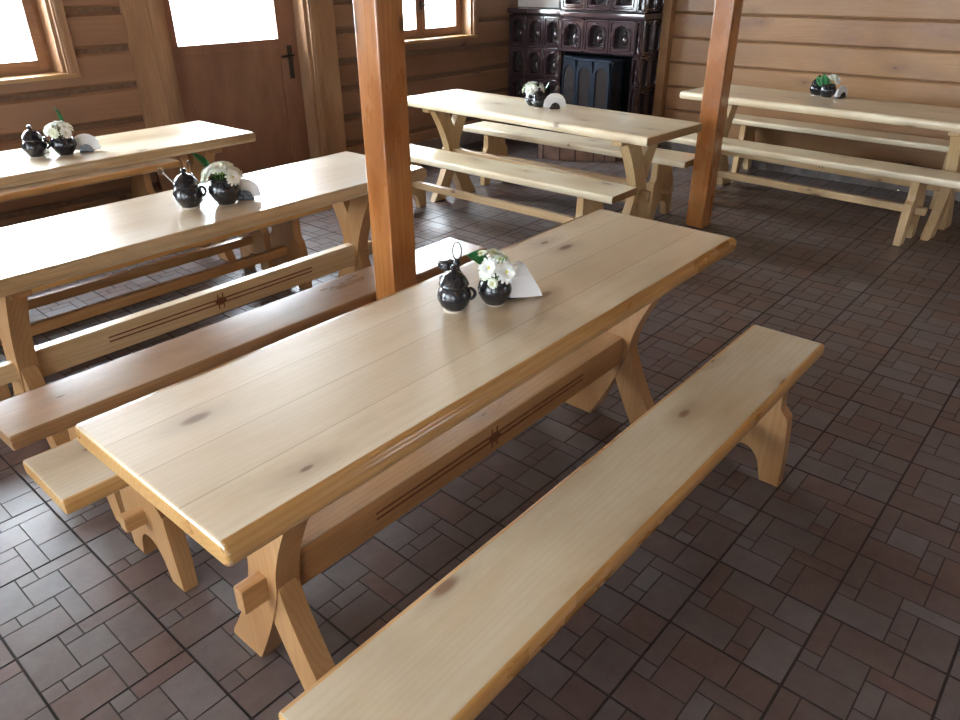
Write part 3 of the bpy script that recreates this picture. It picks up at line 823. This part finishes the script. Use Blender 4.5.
def stove():
    t = thing('tiled_stove', 'dark brown glazed tile stove with arched niches in the far corner', 'stove', (4.6, 4.1, 0))
    O = Vector((4.6, 4.1, 0))
    def body(name, x0, x1, y0, y1, z0, z1, mat, bev=.004, parent=t):
        bm = bmesh.new(); box(bm, x0-O.x, x1-O.x, y0-O.y, y1-O.y, z0, z1, bev, 2); return link(name, bm, mat, parent)
    fx = 4.50; ya, yb = 3.30, 4.20
    fb = fx+.075
    # carcass around the fire opening
    body('carcass', fb, 4.87, ya+.03, yb, .885, 1.95, M_grout)
    body('carcass', fb, 4.87, ya+.03, ya+.09, 0, .885, M_grout)
    body('carcass', fb, 4.87, yb-.025, yb, 0, .885, M_grout)
    body('carcass', fb, 4.87, ya+.09, yb-.07, 0, .12, M_grout)
    body('firebox_back', 4.80, 4.87, ya+.09, yb-.025, .12, .885, M_ash)
    body('carcass', 4.70, 4.87, yb, 4.94, 0, 1.225, M_grout)
    def put(w, h, x, y, z, ang, name='stove_tile'):
        b = kachel(w, h); b.transform(Matrix.Translation(Vector((x, y, z))-O) @ Matrix.Rotation(ang, 4, 'Z'))
        bm = bmesh.new(); add(bm, b); link(name, bm, M_glaze, t, angle=28)
    FA = -PI/2           # local front (-v) turned towards -x
    rows = [(.895, .295), (1.255, .285), (1.54, .285)]
    ws = [.272, .272, .272]
    for z0, h in rows:
        y = yb-.005
        for w in ws:
            put(w, h, fx+.03, y-w/2, z0+h/2, FA); y -= w
        put(.07, h, fx+.03, y-.036, z0+h/2, FA)
    # narrow tiles framing the fire opening
    for z0 in (.14, .39, .64):
        put(.075, .245, fx+.03, ya+.045, z0+.1225, FA)
    # flank facing the room
    for z0, h in rows+[(.60, .295), (.305, .295)]:
        put(.155, h, fx+.115, ya+.03, z0+h/2, 0); put(.155, h, fx+.28, ya+.03, z0+h/2, 0)
    # chamfered corner with pilaster tiles
    for z0, h in rows+[(.60, .295), (.305, .295), (.01, .295)]:
        put(.115, h, fx+.075, yb+.028, z0+h/2, FA-PI/4)
    # lower left wing, set back
    for z0, h in ((.01, .295), (.305, .295), (.60, .295), (.895, .295)):
        y = 4.27
        for w in (.225, .225, .215):
            put(w, h, fx+.165, y+w/2, z0+h/2, FA); y += w
    # cornices
    def ledge(pts, z0, z1):
        bm = bmesh.new(); prism(bm, [(x-O.x, y-O.y) for x, y in pts], z0, z1, 'z', .008, 3); link('cornice', bm, M_glaze, t)
    ledge([(fx-.03, ya-.02), (4.872, ya-.02), (4.872, yb+.07), (fx+.09, yb+.07), (fx-.03, yb-.03)], 1.198, 1.245)
    ledge([(fx+.125, yb+.07), (4.872, yb+.07), (4.872, 4.945), (fx+.125, 4.945)], 1.205, 1.25)
    ledge([(fx-.045, ya-.03), (4.872, ya-.03), (4.872, yb+.08), (fx+.08, yb+.08), (fx-.045, yb-.04)], 1.835, 1.90)
    ledge([(fx+.0, ya+.02), (4.872, ya+.02), (4.872, yb+.03), (fx+.1, yb+.03), (fx+.0, yb-.04)], 1.90, 1.97)
    # bay shaped iron fire insert
    P = [(fx+.05, 4.165), (fx-.10, 3.905), (fx-.10, 3.535), (fx+.05, 3.50)]
    z0, z1 = .20, .835
    bm = bmesh.new(); prism(bm, [(x-O.x, y-O.y) for x, y in P]+[(.15, 3.50-O.y), (.15, 4.165-O.y)], z1, z1+.022, 'z', .004, 1)
    prism(bm, [(x-O.x, y-O.y) for x, y in P]+[(.15, 3.50-O.y), (.15, 4.165-O.y)], z0-.03, z0, 'z', .004, 1)
    ins = link('fire_insert', bm, M_iron, t)
    def facet(p, q, arches):
        p, q = Vector((*p, 0))-O, Vector((*q, 0))-O; d = (q-p); L = d.length; ang = math.atan2(d.y, d.x)
        M = Matrix.Translation((p.x, p.y, 0)) @ Matrix.Rotation(ang, 4, 'Z')
        bm = bmesh.new(); gl = bmesh.new(); w = L/arches
        for k in range(arches):
            x0 = k*w; m = .028; hw = w/2-m; cx = x0+w/2; zt = z1-.05-hw
            n = 12; head = [(cx+hw*math.cos(PI*i/n), zt+hw*math.sin(PI*i/n)) for i in range(n+1)]
            # frame as quads between the opening and the outer rectangle
            b = bmesh.new()
            outer = [(x0+w, zt)]+[(x0+w-(w)*i/n, z1) for i in range(1, n)]+[(x0, zt)]
            inner = head
            def face(a, c, e, f):
                vs = []
                for y in (-.012, .012): vs.append([b.verts.new((X, y, Z)) for X, Z in (a, c, e, f)])
                b.faces.new(vs[0]); b.faces.new(vs[1][::-1])
                for i in range(4): b.faces.new((vs[0][i], vs[0][(i+1) % 4], vs[1][(i+1) % 4], vs[1][i]))
            for i in range(n): face(outer[i], outer[i+1], inner[i+1], inner[i])
            face((x0+w, zt), (cx+hw, zt), (cx+hw, z0+.05), (x0+w, z0)); face((cx-hw, zt), (x0, zt), (x0, z0), (cx-hw, z0+.05)); face((x0, z0), (x0+w, z0), (cx+hw, z0+.05), (cx-hw, z0+.05))
            b.transform(M); add(bm, b)
            g = bmesh.new(); box(g, x0+m-.01, x0+w-m+.01, -.003, .003, z0+.04, z1-.035); g.transform(M); add(gl, g)
        f = link('insert_door', bm, M_iron, ins, smooth=False)
        link('insert_glass', gl, M_fireglass, f, smooth=False)
    facet(P[1], P[0], 1); facet(P[2], P[1], 2); facet(P[3], P[2], 1)
    bm = bmesh.new(); box(bm, fx+.02-O.x, fx+.25-O.x, ya+.13-O.y, yb-.10-O.y, .125, z0, .004); link('firebox_floor', bm, M_ash, t)
M_fireglass = plain('sooty_fire_glass', (.035, .030, .030), .08, coat=.6)
stove()

bm = bmesh.new(); box(bm, 4.80, 4.88, 4.30, 4.95, 1.255, H, .004); struct('wall_white_slab', bm, plain('matte_white', (.82, .82, .80), .7, noise=.04, nscale=5))  # plain white slab added on the wall above the stove wing

# raised curved hearth in front of the stove
pts = [(4.465, 4.015), (3.945, 3.995), (3.94, 3.93), (3.985, 3.77), (4.055, 3.64), (4.15, 3.50), (4.275, 3.33), (4.465, 3.30)]
bm = bmesh.new(); prism(bm, pts, 0, .165, 'z', .004, 1)
h = link('hearth_plinth', bm, M_hearth, smooth=False); tag(h, 'low brown tiled plinth curving out at the foot of the stove', 'hearth')
bm = bmesh.new()
for a, b_ in zip(pts[1:-2], pts[2:-1]):
    d = Vector((b_[0]-a[0], b_[1]-a[1])); n = max(1, round(d.length/.12))
    for k in range(n+1):
        p = Vector(a)+d*k/n; box(bm, p.x-.0035, p.x+.0035, p.y-.0035, p.y+.0035, 0, .1655)
link('joint', bm, M_floorgrout, h, smooth=False)

# ------------------------------------------------------------------ outside
bm = bmesh.new(); box(bm, -40, 40, -40, 40, -.3, -.12); struct('ground', bm, plain('pale_paving', (.55, .56, .54), .9, noise=.15, nscale=.8), smooth=False)
def shrub(loc, s, label):
    t = thing('shrub', label, 'shrub', loc, 0); rn = random.Random(int(s*100))
    bm = bmesh.new(); tube(bm, [(0, 0, 0), (.02, 0, .5*s), (0, .03, .9*s)], .03*s, 8, r2=.012*s); link('trunk', bm, M_bark, t)
    b = bmesh.new()
    for i in range(260):
        a = rn.uniform(0, 2*PI); e = rn.uniform(-.8, 1.5); r = s*.42*rn.uniform(.4, 1)
        c = Vector((r*math.cos(a)*math.cos(e), r*math.sin(a)*math.cos(e), s*.95+r*1.5*math.sin(e)))
        q = Vector((rn.uniform(-1, 1), rn.uniform(-1, 1), rn.uniform(-1, 1))).normalized(); u = q.orthogonal().normalized(); l = .075*s
        b.faces.new([b.verts.new(c+u*l), b.verts.new(c+q.cross(u)*l*.4), b.verts.new(c-u*l), b.verts.new(c-q.cross(u)*l*.4)])
    bm = bmesh.new(); add(bm, b); o = link('foliage', bm, M_brush, t, smooth=False); m = o.modifiers.new('s', 'SOLIDIFY'); m.thickness = .003
shrub((2.3, 9.2, -.12), .9, 'small young tree seen outside through the door glass')
shrub((-.9, 10.2, -.12), 1.0, 'green bush outside the left window')

# ------------------------------------------------------------------ light: overcast daylight through the windows
w = bpy.data.worlds.new('World'); SC.world = w; w.use_nodes = True
nt = w.node_tree; bg = nt.nodes['Background']
bg.inputs[0].default_value = (.80, .91, 1.0, 1)
tcw = N(nt, 'ShaderNodeTexCoord'); sw = N(nt, 'ShaderNodeSeparateXYZ'); nt.links.new(tcw.outputs['Generated'], sw.inputs[0])
mr = N(nt, 'ShaderNodeMapRange', interpolation_type='SMOOTHSTEP'); nt.links.new(sw.outputs['Y'], mr.inputs[0])
mr.inputs[1].default_value = -.2; mr.inputs[2].default_value = .95; mr.inputs[3].default_value = 5.5; mr.inputs[4].default_value = 24.0   # sky made stronger towards the window wall, to raise its glare
nt.links.new(mr.outputs[0], bg.inputs[1])
sl = bpy.data.lights.new('ground_fill', 'SUN'); sl.energy = 9; sl.angle = R(12); so = bpy.data.objects.new('ground_fill', sl); COL.objects.link(so); so.location = (0, 0, 8); so.rotation_euler = (R(4), 0, 0)  # overhead lamp added to whiten the ground outside
def portal(axis, a0, a1, z0, z1, face, od):
    L = bpy.data.lights.new('portal', 'AREA'); L.shape = 'RECTANGLE'; L.size = a1-a0; L.size_y = z1-z0
    L.cycles.is_portal = True
    o = bpy.data.objects.new('portal', L); COL.objects.link(o)
    c = (a0+a1)/2; z = (z0+z1)/2; q = face+od*(TH+.03)
    if axis == 'x': o.location = (c, q, z); o.rotation_euler = (PI/2 if od < 0 else -PI/2, 0, 0) 
    else: o.location = (q, c, z); o.rotation_euler = (PI/2, 0, PI/2 if od > 0 else -PI/2)
    # area lights shine along local -Z: point it into the room
    d = Vector((0, -od, 0)) if axis == 'x' else Vector((-od, 0, 0))
    o.rotation_euler = d.to_track_quat('-Z', 'Z').to_euler()
for o_ in WIN_L: portal('x', *o_, Y1, 1)
portal('x', DOOR[0], DOOR[1], 1.1, DOOR[3], Y1, 1)
for o_ in WIN_N: portal('y', *o_, X0, -1)
for o_ in WIN_FILL: portal('x', *o_, Y0, -1)

# ------------------------------------------------------------------ camera (recovered from the floor grid and the posts)
cam = bpy.data.cameras.new('Camera'); co = bpy.data.objects.new('Camera', cam); COL.objects.link(co)
f = 724.5058; yaw, pitch, roll = .7217, .4943, -.0064
cam.sensor_fit = 'HORIZONTAL'; cam.sensor_width = 36; cam.lens = f/960*36; cam.clip_start = .02
cy, sy, cp, sp = math.cos(yaw), math.sin(yaw), math.cos(pitch), math.sin(pitch)
Fv = Vector((cy*cp, sy*cp, -sp)); Rv = Vector((sy, -cy, 0)); Uv = Rv.cross(Fv)
c, s = math.cos(roll), math.sin(roll); R2 = c*Rv+s*Uv; U2 = -s*Rv+c*Uv
M = Matrix(((R2.x, U2.x, -Fv.x), (R2.y, U2.y, -Fv.y), (R2.z, U2.z, -Fv.z))).to_4x4()
M.translation = Vector((-5.5574, -.7690, 5.145))*T
co.matrix_world = M
SC.camera = co
SC.view_settings.view_transform = 'Standard'; SC.view_settings.look = 'None'
SC.view_settings.gamma = 1; SC.view_settings.use_curve_mapping = False
SC.view_settings.exposure = 1.3
